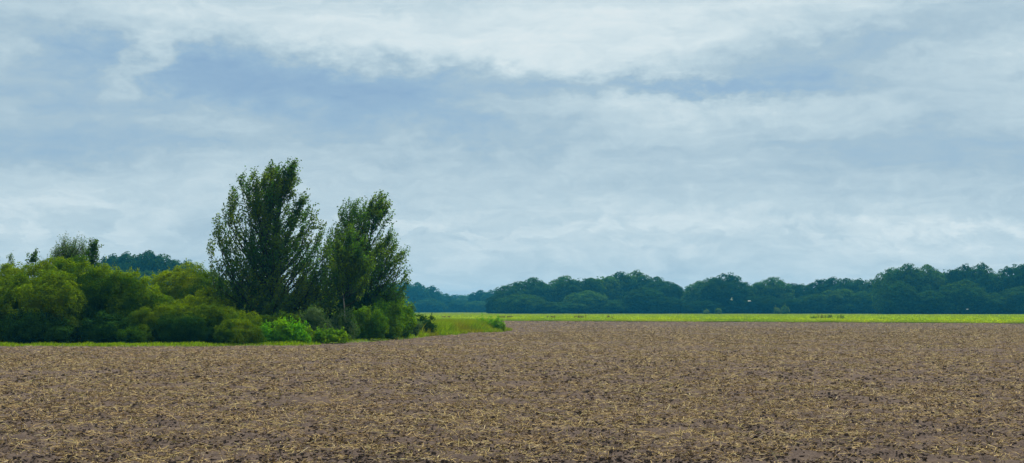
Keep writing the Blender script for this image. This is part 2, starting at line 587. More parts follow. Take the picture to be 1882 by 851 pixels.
def shrub(name, label, cat, pxc, Y, parts, mat, leaf=(.10, .055), sub=.85, puff=.28, cover=1.0, shoots=.3, depth=.8, group=None, upb=.5, stem=True, spread=.62, bump=.10, gap=2.1):
    seedc[0] += 1
    r_ = np.random.default_rng(seedc[0])
    loc, mains = px_mains(pxc, Y, parts, depth)
    root = thing(name, label, cat, loc, group)
    g = Geo(); foliage(g, mains, r_, sub, puff, leaf, cover, shoots, upb=upb, spread=spread, bump=bump, gap=gap)
    g.build('foliage', [M[mat]], root)
    if stem:
        stems(root, mains, r_, 3, .04)
    return root


# ------------------------------------------------------------------ scrub at the field edge
SH = 'shrubs of the dense thicket'
shrub('sallow_bush', 'broad dark green sallow cut off by the edge of the view', 'bush', -15, 71.5, [(-25, 572, 62, 68), (5, 590, 40, 48)], 'sallow_dark', group=SH)
shrub('sallow_bush', 'rounded green sallow between the edge bush and the highest dome', 'bush', 70, 71, [(70, 568, 58, 66), (45, 592, 40, 45), (100, 592, 44, 45), (105, 560, 40, 58)], 'sallow', group=SH)
shrub('sallow_bush', 'highest domed sallow of the thicket, olive on top, below the twiggy willow', 'bush', 150, 73.5, [(150, 553, 76, 76), (200, 562, 58, 68), (110, 575, 50, 62), (150, 600, 60, 36)], 'sallow', group=SH)
shrub('sallow_bush', 'yellow-green sallow sloping down to the low rounded broom', 'bush', 252, 73, [(238, 564, 58, 62), (280, 582, 40, 42), (225, 594, 45, 40)], 'sallow', group=SH)
shrub('elder_bush', 'low dark leafy bush in front of the tall domed sallow', 'bush', 195, 70.4, [(195, 608, 34, 28), (224, 614, 22, 20), (165, 616, 26, 20)], 'low_dark', puff=.26, sub=.55, group=SH)
shrub('elder_bush', 'low dark bush at the grass strip under the rounded green sallow', 'bush', 62, 69.8, [(52, 606, 46, 30), (105, 612, 36, 24)], 'low_dark', puff=.26, sub=.55, group=SH)
shrub('willow_scrub', 'yellow-topped scrub making the skyline behind the edge of the thicket', 'bush', 30, 80, [(20, 545, 75, 58), (95, 535, 60, 56)], 'olive', group=SH)
shrub('willow_scrub', 'pale olive scrub between the domed sallow and the tall poplar, under the wooded rise', 'bush', 345, 86, [(345, 548, 66, 56), (300, 555, 50, 48), (395, 560, 50, 52)], 'olive', group=SH)
shrub('willow_scrub', 'small olive clump peeping over the low rounded broom beside the poplar', 'bush', 380, 77, [(372, 575, 40, 38), (345, 580, 30, 30), (405, 590, 34, 34)], 'olive', group=SH, sub=.6, puff=.26)
shrub('broom_bush', 'long rounded broom mound with a yellow-green top, behind the dark bush added as its shade', 'bush', 345, 70.8, [(330, 594, 92, 27, -.3), (410, 597, 70, 26, -.2), (330, 612, 84, 26, .7), (415, 614, 66, 24, .7)], 'broom', leaf=(.13, .026), sub=.42, puff=.22, shoots=.9, cover=1.1, depth=.35, upb=.4, bump=0, gap=1.5)
shrub('broom_bush', 'added blackish-green bush standing in for the shaded front of the long broom mound', 'bush', 340, 69.5, [(312, 612, 36, 22), (360, 611, 42, 24), (338, 608, 40, 23)], 'low_dark', leaf=(.12, .022), sub=.4, puff=.2, shoots=.8, depth=.4, upb=.2, bump=0, gap=1.5)  # mound's front shade, put in as an added bush with dark leaf colour
shrub('broom_bush', 'small rounded dark green broom in front of the long broom mound', 'bush', 440, 68.6, [(438, 615, 40, 24), (460, 619, 24, 18)], 'broom', leaf=(.12, .022), sub=.4, puff=.2, shoots=.7, depth=.8, upb=.25)
shrub('low_shrub', 'reddish-green sprawling shrub at the foot of the sloping sallow, beside the broom mound', 'bush', 245, 69.4, [(240, 624, 26, 10), (262, 620, 20, 13)], 'sallow_dark', leaf=(.11, .03), sub=.4, puff=.2, shoots=.6, depth=.8)
shrub('nettle_patch', 'bright green nettle clump beside the small rounded broom', 'nettles', 512, 70.3, [(512, 614, 32, 21), (492, 620, 22, 15), (545, 618, 28, 17)], 'nettle', leaf=(.12, .08), sub=.35, puff=.2, shoots=.5, upb=.9, stem=False)
shrub('nettle_patch', 'low lime-green nettle patch with a straw-coloured skirt below the pale-leaved saplings', 'nettles', 598, 72.2, [(585, 622, 34, 11), (612, 622, 26, 10)], 'lime', leaf=(.11, .07), sub=.3, puff=.18, shoots=.5, upb=.9, stem=False)
shrub('bramble_bush', 'brown-green bramble between the small broom and the nettle clump, under the poplar', 'bush', 492, 73, [(490, 602, 22, 20), (530, 600, 26, 20)], 'sallow_dark', sub=.4, puff=.22)
shrub('pale_sapling', 'pale-leaved young willow just behind the nettle clump', 'bush', 573, 73.8, [(566, 600, 11, 24), (577, 594, 11, 27), (590, 604, 12, 20)], 'weed', leaf=(.13, .05), sub=.35, puff=.22, shoots=.8)
shrub('pale_sapling', 'narrow pale-leaved young willow at the foot of the thin birch trunk', 'bush', 628, 76, [(613, 604, 10, 20), (627, 597, 10, 26), (641, 602, 10, 22)], 'weed', leaf=(.13, .05), sub=.35, puff=.22, shoots=.8)
shrub('tall_weeds', 'upright green willowherb clump between the birch trunk and the lime shrub', 'weeds', 668, 79, [(655, 600, 9, 26), (668, 596, 9, 30), (681, 601, 9, 25), (693, 597, 9, 29), (702, 604, 9, 21)], 'fresh', leaf=(.13, .035), sub=.22, puff=.17, shoots=1., upb=.3, depth=.6)
shrub('understorey_bush', 'dark bush filling the gap between the poplar and the birch', 'bush', 590, 84, [(590, 570, 55, 50), (640, 582, 45, 38)], 'dark', puff=.33)
shrub('understorey_bush', 'green bush beneath the leaning tree, behind the willowherb', 'bush', 690, 89, [(680, 574, 48, 44), (722, 574, 34, 40)], 'alder', puff=.33)
shrub('understorey_bush', 'dark bush behind the poplar trunk, above the broom mound', 'bush', 480, 84, [(470, 570, 70, 50), (430, 565, 42, 46)], 'dark', puff=.33)
shrub('dogwood_bush', 'mid-green shrub under the leaning tree with olive upright shoots', 'bush', 712, 83, [(708, 588, 30, 34), (690, 600, 26, 24)], 'fresh', leaf=(.12, .06), sub=.5, puff=.26, shoots=.7)
shrub('dogwood_bush', 'lime-leaved shrub catching the light at the end of the tall scrub', 'bush', 742, 85.5, [(738, 592, 21, 29), (726, 606, 22, 20)], 'lime', leaf=(.13, .08), sub=.45, puff=.26, shoots=.7)
shrub('low_shrub', 'small round green shrub at the field edge below the lime-leaved shrub', 'bush', 712, 82, [(714, 614, 22, 11), (700, 614, 14, 11)], 'sallow_dark', sub=.35, puff=.2)
shrub('hawthorn_bush', 'blackish-green hawthorn where the thicket drops to tall grass', 'bush', 786, 94, [(786, 601, 18, 18), (770, 598, 16, 19)], 'low_dark', sub=.45, puff=.25)
shrub('tall_weeds', 'pale flowering weeds between the lime-leaved shrub and the blackish hawthorn', 'weeds', 764, 89.5, [(764, 604, 8, 17)], 'weed', leaf=(.12, .04), sub=.25, puff=.17, shoots=1.)
shrub('bramble_bush', 'low dark bramble on the tip of the grass tongue', 'bush', 908, 114, [(908, 600, 18, 11), (922, 604, 10, 7), (888, 598, 16, 10)], 'nettle', sub=.4, puff=.24, leaf=(.13, .09))


# ------------------------------------------------------------------ trees with a visible skeleton
def skeleton_tree(name, label, cat, pxb, Y, outline, trunk_px, mat, bark, seed, nb=200, twigs=8, leaves=16, leaf=(.10, .07), lean=.3,
                  trunk_r=.13, twig_len=(.35, .8), limbs=0, droop=0., edge=.5, steep=1.1, group=None, fill=0, lv=1.0, extra=()):
    r_ = np.random.default_rng(seed)
    bx = gx(pxb, Y); bz = float(bank_h(bx, Y)) if poly_sd(bx, Y) > -1 else 0.
    root = thing(name, label, cat, (bx, Y, bz), group)
    o_ = np.array([(at(0, p[0], Y)[2] - bz, gx(p[1], Y) - bx, gx(p[2], Y) - bx) for p in sorted(outline, key=lambda p: -p[0])])
    tz = np.array([(at(p[0], p[1], Y)[2] - bz, gx(p[0], Y) - bx) for p in trunk_px])
    tz[0, 0] = 0
    H = tz[-1, 0]

    def trunk(z):
        return np.stack([np.interp(z, tz[:, 0], tz[:, 1]), np.zeros_like(z), z], -1)
    gb = Geo(); gl = Geo()
    zz = np.linspace(0, H * .985, 14)
    tp = trunk(zz); tp[1:-1, :2] += r_.normal(0, .04, (12, 2))
    tube(gb, tp, trunk_r * (1 - zz / H * .93), 8)
    gl.mi = 1
    zc = np.linspace(o_[0, 0], o_[-1, 0], 200)
    hw = np.interp(zc, o_[:, 0], (o_[:, 2] - o_[:, 1]) / 2)
    maxhw = hw.max()
    pz = hw ** 1.25 + .05; pz /= pz.sum()
    tipz = r_.choice(zc, nb, p=pz) + r_.normal(0, .1, nb)
    xl = np.interp(tipz, o_[:, 0], o_[:, 1]); xr = np.interp(tipz, o_[:, 0], o_[:, 2])
    ph = r_.random(nb) * 2 * math.pi
    rad = r_.random(nb) ** edge
    h_ = (xr - xl) / 2
    tips = np.stack([(xl + xr) / 2 + h_ * rad * np.cos(ph), np.minimum(h_, maxhw * .85) * .9 * rad * np.sin(ph), tipz], -1)
    if extra:
        ex = np.array([(gx(p[0], Y) - bx + r_.normal(0, .06), r_.normal(0, .5), at(p[0], p[1], Y)[2] - bz) for p in [(q_[0] - 4, q_[1] + 11) for q_ in extra] for _ in range(3)])
        ex[:, 2] -= np.tile([0., .25, .5], len(extra))
        tips = np.concatenate([tips, ex]); nb = len(tips)
    Lp = []; Ld = []
    for i in range(nb):
        tip = tips[i]
        dxy = math.hypot(tip[0] - np.interp(tip[2], tz[:, 0], tz[:, 1]), tip[1])
        z0 = max(H * .08 + .3 * r_.random(), tip[2] - (.5 + steep * dxy))
        z0 = min(z0, H * .93)
        p0 = trunk(np.array([z0]))[0]
        ctrl = np.array([p0[0] + (tip[0] - p0[0]) * .62, p0[1] + (tip[1] - p0[1]) * .62, p0[2] + (tip[2] - p0[2]) * .35])
        tt = np.linspace(0, 1, 8)[:, None]
        path = (1 - tt) ** 2 * p0 + 2 * tt * (1 - tt) * ctrl + tt ** 2 * tip
        path += np.sin(tt * math.pi) * r_.normal(0, .10, 3) * np.linalg.norm(tip - p0)
        path[1:-1] += r_.normal(0, .035, (6, 3))
        ln = np.linalg.norm(tip - p0)
        r0 = min(trunk_r * .4, .012 + .011 * ln)
        tube(gl, path, np.linspace(r0, .006, 8), 4)
        m_ = twigs
        ti = .35 + .65 * r_.random(m_) ** .7
        ti[0] = 1.0
        base = np.stack([np.interp(ti, tt[:, 0], path[:, c_]) for c_ in range(3)], -1)
        tang = norm(2 * (1 - ti[:, None]) * (ctrl - p0) + 2 * ti[:, None] * (tip - ctrl))
        td = norm(tang * .8 + r_.normal(0, .36, (m_, 3)) + np.array([lean, 0, .5 - droop]))
        tl = twig_len[0] + (twig_len[1] - twig_len[0]) * r_.random(m_)
        for j in range(m_):
            b = base[j]; e = b + td[j] * tl[j]
            mid = (b + e) / 2 + np.array([-lean * .06, 0, -.02])
            tube(gl, [b, mid, e], [.007, .005, .003], 3)
            k = max(4, int(leaves * tl[j] / twig_len[1] * (.6 + .8 * r_.random())))
            s_ = np.linspace(.12, 1.05, k)[:, None]
            P = b + (e - b) * s_ + r_.normal(0, .06 * lv, (k, 3))
            Lp.append(P); Ld.append(np.repeat(td[j][None], k, 0))
    P = np.concatenate(Lp); D = np.concatenate(Ld)
    if fill:
        # leaves through the dense lower middle of the crown
        z = r_.choice(zc[:120], fill, p=(hw[:120] / hw[:120].sum()))
        xl = np.interp(z, o_[:, 0], o_[:, 1]); xr = np.interp(z, o_[:, 0], o_[:, 2]); h_ = (xr - xl) / 2
        ph = r_.random(fill) * 6.283; rad = r_.random(fill) ** .5 * .85
        Cc = np.stack([(xl + xr) / 2 + h_ * rad * np.cos(ph), h_ * .85 * rad * np.sin(ph), z], -1)
        q = vnoise2(Cc[:, 0] / .5 + Cc[:, 1] * 1.3, Cc[:, 2] / .5 + Cc[:, 1], seed)
        Cc = Cc[q > .5]
        P = np.concatenate([P, Cc]); D = np.concatenate([D, np.repeat([[lean, 0, .8]], len(Cc), 0)])
    n_ = len(P)
    ok = P[:, 2] > .1
    P, D = P[ok], D[ok]; n_ = len(P)
    N = norm(rdir(r_, n_) + np.array([-.1, -.1, .35]))
    Ax = D * .6 + rdir(r_, n_) * .8
    gl.mi = 0
    gl.cards(leaf_cards(P, N, Ax, leaf[0] * (.6 + .8 * r_.random(n_)), leaf[1] * (.6 + .8 * r_.random(n_))))
    gl.build('crown', [M[mat], M['bark']], root)
    gb.build('trunk', [M[bark]], root)
    return root


skeleton_tree('poplar_tree', 'tallest tree, a wind-blown poplar with two pointed tops, standing over the broom mound', 'tree', 502, 78,
              [(300, 530, 540), (310, 488, 544), (324, 440, 547), (345, 428, 552), (375, 408, 572), (410, 394, 584), (440, 383, 596), (470, 392, 604), (500, 398, 618), (550, 402, 622), (590, 425, 612), (612, 460, 570)],
              [(502, 610), (498, 520), (505, 430), (518, 350), (530, 300)], 'poplar', 'bark', 7, nb=215, twigs=12, leaves=20, leaf=(.125, .085), trunk_r=.15, lean=.55, fill=13000, steep=1.3,
              extra=[(494, 298), (500, 306), (486, 318), (538, 297), (532, 306), (524, 325), (444, 322), (456, 330), (432, 352), (414, 378), (400, 402), (388, 438), (392, 466), (552, 350), (562, 372), (574, 392), (588, 416), (598, 446), (470, 322), (512, 330), (604, 462), (611, 486), (614, 512), (610, 540), (400, 500), (398, 530)])
skeleton_tree('alder_tree', 'leaning tree with feathery upswept top, next in height to the tall poplar', 'tree', 668, 85,
              [(366, 702, 710), (373, 640, 712), (386, 622, 714), (400, 606, 712), (430, 598, 728), (460, 592, 742), (490, 592, 750), (520, 592, 752), (555, 596, 748), (595, 605, 738)],
              [(668, 615), (668, 530), (678, 450), (692, 366)], 'alder', 'bark', 8, nb=175, twigs=12, leaves=20, leaf=(.12, .08), trunk_r=.12, lean=.75, fill=17000, steep=1.4,
              extra=[(641, 370), (652, 366), (680, 362), (672, 372), (708, 362), (700, 374), (626, 385), (612, 408), (606, 440), (714, 412), (722, 432), (735, 452), (745, 490), (690, 380), (602, 452), (598, 478), (596, 506), (600, 532), (620, 410)])
skeleton_tree('birch_tree', 'slim young birch with a pale bare lower trunk, between the poplar and the leaning tree', 'tree', 633, 77.5,
              [(425, 640, 650), (450, 620, 668), (480, 606, 680), (505, 604, 682), (528, 612, 672)],
              [(633, 613), (632, 540), (637, 470), (645, 425)], 'alder', 'pale_bark', 9, nb=75, twigs=10, leaves=22, trunk_r=.048, lean=.3, leaf=(.10, .07), steep=.6, fill=3000)
skeleton_tree('willow_tree', 'thin twiggy willow top rising above the highest domed sallow', 'tree', 125, 82,
              [(450, 112, 150), (457, 100, 152), (468, 92, 156), (480, 82, 158), (495, 80, 160), (520, 90, 155)],
              [(125, 615), (123, 540), (128, 436)], 'weed', 'bark', 10, nb=230, twigs=9, leaves=12, trunk_r=.08, lean=.35, leaf=(.12, .035), steep=1.6, edge=.5)
skeleton_tree('ash_sapling', 'narrow dark sapling top close beside the twiggy willow', 'tree', 167, 81,
              [(444, 164, 172), (455, 158, 177), (470, 156, 180), (490, 156, 182), (510, 158, 180)],
              [(167, 615), (168, 530), (169, 444)], 'poplar', 'bark', 12, nb=34, twigs=7, leaves=15, trunk_r=.05, lean=.1, leaf=(.12, .06), steep=1.2, twig_len=(.2, .45))
skeleton_tree('ash_sapling', 'small bushy sapling top at the very edge of the view above the olive scrub', 'tree', 16, 82,
              [(474, 12, 20), (484, 7, 28), (500, 4, 32), (520, 4, 34)],
              [(16, 615), (16, 540), (16, 474)], 'weed', 'bark', 13, nb=18, twigs=6, leaves=14, trunk_r=.04, lean=.1, leaf=(.11, .05), steep=1.0, twig_len=(.2, .4))
skeleton_tree('ash_sapling', 'sparse sapling of a few dark sprays between the edge sapling and the twiggy willow', 'tree', 50, 82,
              [(466, 56, 62), (474, 42, 64), (482, 40, 68), (492, 36, 64), (515, 40, 60)],
              [(50, 615), (50, 540), (59, 466)], 'poplar', 'bark', 14, nb=11, twigs=4, leaves=15, trunk_r=.035, lean=.2, leaf=(.14, .08), steep=.8, twig_len=(.2, .4), edge=.3)


# ------------------------------------------------------------------ grass
def blades(g, x, y, z, hmin, hmax, w, rng, lean=.25, wind=.15):
    n = len(x)
    h = hmin + (hmax - hmin) * rng.random(n)
    th = rng.random(n) * 6.283
    s = np.stack([np.cos(th), np.sin(th), 0 * th], -1) * (w * (.6 + .8 * rng.random(n)))[:, None] * .5
    ln = rng.normal(0, lean, (n, 2)); ln[:, 0] += wind
    b = np.stack([x, y, z - .02], -1)
    m_ = b + np.stack([ln[:, 0] * h * .35, ln[:, 1] * h * .35, h * .6], -1)
    tp = b + np.stack([ln[:, 0] * h, ln[:, 1] * h, h], -1)
    V = np.stack([b - s, b + s, m_ + s * .8, m_ - s * .8, tp + s * .12, tp - s * .12], 1)
    k = np.arange(n)[:, None] * 6
    g.add(V.reshape(-1, 3), np.concatenate([k + [0, 1, 2, 3], k + [3, 2, 4, 5]]))


rng = np.random.default_rng(31)
g = Geo()
n = 150000
x = rng.uniform(-34, 0, n); y = rng.uniform(65, 116, n)
d = poly_sd(x, y) + edge_wobble(x, y)
px = x / y * F + W0 / 2
k = (d > .05) & (d < 3.2) & (rng.random(n) < np.where(d < 1.6, 1, .5)) & (px < 830)
x, y = x[k], y[k]
blades(g, x, y, bank_h(x, y), .04, .13, .03, rng)
n = 26000
x = rng.uniform(-30, -8, n); y = rng.uniform(65.5, 70.5, n)
d = poly_sd(x, y) + edge_wobble(x, y)
k = (d > -.05) & (d < 2.0)
x, y = x[k], y[k]
tf = vnoise2(x / .9, y / .9, 44)
for lo, hi in ((0, .45), (.45, .65), (.65, 1.01)):
    m_ = (tf >= lo) & (tf < hi)
    blades(g, x[m_], y[m_], bank_h(x[m_], y[m_]), .04 + .04 * lo, .10 + .16 * lo, .03, rng)
tag(g.build('verge_grass', [M['grass']]), 'strip of short bright green grass between the brown field and the scrub', 'grass', kind='stuff')

g = Geo()
n = 140000
x = rng.uniform(-9, 1, n); y = rng.uniform(88, 128, n)
d = poly_sd(x, y) + edge_wobble(x, y); px = x / y * F + W0 / 2
k = (d > .1) & (px > 770)
x, y, d, px = x[k], y[k], d[k], px[k]
q = vnoise2(x / 1.3, y / 1.3, 41)
hs = (.35 + .65 * q) * np.clip(d / 1.5, .25, 1)
k = rng.random(len(x)) < .35 + .65 * q
x, y, hs = x[k], y[k], hs[k]
for lo, hi in ((0, .35), (.35, .6), (.6, 1.01)):
    m_ = (hs >= lo) & (hs < hi)
    blades(g, x[m_], y[m_], bank_h(x[m_], y[m_]), max(.12, lo * .7), hi * .95, .035, rng, .25, .2)
tag(g.build('tall_grass', [M['tallgrass']]), 'tongue of tall yellow-green grass running out from the scrub into the field', 'grass', kind='stuff')

# ------------------------------------------------------------------ green crop strip beyond the field
FRONT_C = [(-160, 262), (-40, 236), (0, 221), (30, 206), (66, 180), (120, 150)]
fcx = np.array([p[0] for p in FRONT_C], float); fcy = np.array([p[1] for p in FRONT_C], float)


def crop_front(x):
    return np.interp(x, fcx, fcy) + (vnoise2(np.asarray(x) / 3, np.asarray(x) * 0, 51) - .5) * 1.2


CROP_END = 440.
g = Geo()
xs = np.linspace(-150, 150, 260)
tt = np.linspace(0, 1, 90) ** 2
X = np.repeat(xs[:, None], len(tt), 1)
f0 = crop_front(xs)[:, None]
X = X * (1 + tt[None] * .9)
Y = f0 + (800 - f0) * tt[None]
Zc = .05 + .22 * smooth((Y - f0) / 5) + .10 * vnoise2(X / .8, Y / 1.5, 52) + .08 * (vnoise2(X / 9, Y / 14, 53) - .5)
Zc[:, 0] = -.15
idx = np.arange(X.size).reshape(X.shape)
Q = np.stack([idx[:-1, :-1], idx[1:, :-1], idx[1:, 1:], idx[:-1, 1:]], -1).reshape(-1, 4)
g.add(np.stack([X, Y, Zc], -1).reshape(-1, 3), Q)
n = 260000
u = rng.random(n) ** 1.3
a = rng.uniform(-.5, .5, n)
y = 1 / (1 / 150 + u * (1 / CROP_END - 1 / 150)); x = a * y
f = crop_front(x)
k = (y > f) & (x > -60)
x, y, f = x[k], y[k], f[k]; n = len(x)
hgt = (.10 + .26 * smooth((y - f) / 5)) * (.75 + .5 * vnoise2(x / 2, y / 3, 54))
C = np.stack([x, y, hgt * (.45 + .65 * rng.random(n))], -1)
N = norm(rdir(rng, n) * .8 + np.array([0, -.1, .7]))
g.cards(leaf_cards(C, N, rdir(rng, n) + np.array([0, 0, .6]), (.18 + .22 * rng.random(n)), .08 + .08 * rng.random(n)))
tag(g.build('crop', [M['crop']]), 'long strip of bright lime-green crop beyond the brown field', 'crop', kind='stuff')


def weed_clump(label, px, Y, h, w, n, mat, seed, group):
    r_ = np.random.default_rng(seed)
    root = thing('weed_clump', label, 'weeds', (gx(px, Y), Y, .12), group)
    gl = Geo()
    P = []; D = []
    for i in range(n):
        b = np.array([r_.normal(0, w * .4), r_.normal(0, w * .4), 0]); hh = h * (.6 + .4 * r_.random())
        e = b + np.array([r_.normal(.1, .1) * hh, r_.normal(0, .1) * hh, hh])
        gs = Geo(); tube(gs, [b, (b + e) / 2, e], [.012, .01, .006], 3); gs.build('stem', [M['drystem']], root)
        k = 26
        s_ = (.1 + .95 * r_.random(k))[:, None]
        P.append(b + (e - b) * s_ + r_.normal(0, .07, (k, 3))); D.append(np.repeat([[.2, 0, 1.]], k, 0))
    P = np.concatenate(P); D = np.concatenate(D); m_ = len(P)
    gl.cards(leaf_cards(P, rdir(r_, m_), D + rdir(r_, m_) * .8, .16 + .14 * r_.random(m_), .06 + .06 * r_.random(m_)))
    gl.build('foliage', [M[mat]], root)


WG = 'weed clumps in the crop strip'
for i, (px, Y, h, w, n, mat, lab) in enumerate([
    (1511, 232, .95, 1.3, 12, 'tallgrass', 'tallest weed clump standing up out of the lime crop'),
    (1523, 236, .85, .5, 9, 'weed', 'thin pale weed tuft between the two upright clumps in the crop'),
    (1545, 230, .8, 1.0, 9, 'tallgrass', 'second upright weed clump in the crop, beside the tallest one'),
    (1494, 228, .6, .8, 10, 'sallow', 'low dark weed clump on the crop edge before the tallest clump'),
    (930, 250, .6, 1.6, 12, 'drystem', 'dry brown weeds in the crop above the tip of the grass tongue'),
    (1010, 252, .6, 1.2, 9, 'drystem', 'brown weed patch in the crop under the start of the domed wood'),
    (1062, 250, .65, 1.4, 12, 'drystem', 'dry brown weeds in the crop under the middle of the domed wood'),
    (1120, 250, .6, 1.0, 8, 'drystem', 'small brown weed patch in the crop under the end of the domed wood'),
    (820, 258, .55, 1.2, 8, 'drystem', 'faint brown weeds in the crop just past the blackish hawthorn'),
]):
    weed_clump(lab, px, Y, h, w, n, mat, 300 + i, WG)


# ------------------------------------------------------------------ far woods: every tree a thing
PROTO = []


def far_proto(k):
    r_ = np.random.default_rng(700 + k)
    g = Geo()
    shapes = [
        [(0, 0, 7.6, 6.2, 5.6, 6.0), (-2.0, -1, 4.0, 5.6, 5.0, 4.0), (2.4, .5, 4.4, 5.2, 5.0, 4.2)],
        [(-1.2, 0, 7.2, 5.4, 5.4, 5.6), (2.0, 0, 8.6, 4.6, 4.8, 5.2), (0, -1, 3.8, 6.4, 5.4, 3.8)],
        [(0, 0, 8.4, 5.4, 5.2, 5.4), (0, 0, 4.4, 6.4, 5.6, 4.6), (-3, 0, 7, 3.4, 3.6, 3.6)],
        [(.6, 0, 6.8, 6.6, 5.8, 5.6), (-2.8, -.5, 8.4, 4, 4.2, 4.2), (0, -1, 3.6, 6.2, 5.4, 3.6)],
        [(0, 0, 7, 5.8, 5.6, 6.8), (3, 0, 5, 4, 4.4, 4.6), (-3, -.6, 4.4, 4.2, 4.4, 4.2)],
    ]
    foliage(g, shapes[k], r_, 1.9, .85, (.50, .34), 1.0, 0, zmin=.2, spread=.6, upb=.4, core=.7, bump=.16, gap=1.7)
    root = thing('broadleaf_tree', '', 'tree')
    g.build('crown', [M['oak']], root)
    gt = Geo()
    tube(gt, [(0, 0, -.2), (.1, 0, 1.5), (0, .1, 4), (.2, 0, 9)], [.42, .34, .26, .1], 8)
    for a in range(6):
        an = a * 1.05 + r_.random(); z0 = 2 + r_.random() * 3
        tube(gt, [(0, 0, z0), (1.4 * math.cos(an), 1.4 * math.sin(an), z0 + 1.4), (3.4 * math.cos(an), 3.4 * math.sin(an), z0 + 3.6)], [.16, .11, .04], 5)
    gt.build('trunk', [M['bark']], root)
    return root


used_proto = {}
protos = [far_proto(k) for k in range(5)]
PW, PH = 13.4, 13.6
rt = random.Random(77)


def far_tree(px, top, Y, wpx, label, group):
    k = rt.randrange(5)
    src = protos[k]
    if k not in used_proto:
        root = src; used_proto[k] = True
    else:
        root = src.copy(); COL.objects.link(root)
        for ch in src.children:
            c = ch.copy(); COL.objects.link(c); c.parent = root
    h = ((HOR - top) * Y / F + EYE) * rt.uniform(.96, 1.025)
    w = wpx * 1.35 * Y / F
    root.location = (gx(px, Y), Y, -.16)
    root.scale = (w / PW * rt.uniform(.95, 1.05), w / PW, h / PH)
    root.rotation_euler = (0, 0, rt.choice((0, 0, math.pi * .15, -math.pi * .15)) + rt.uniform(-.3, .3))
    tag(root, label, 'tree', group)
    return root


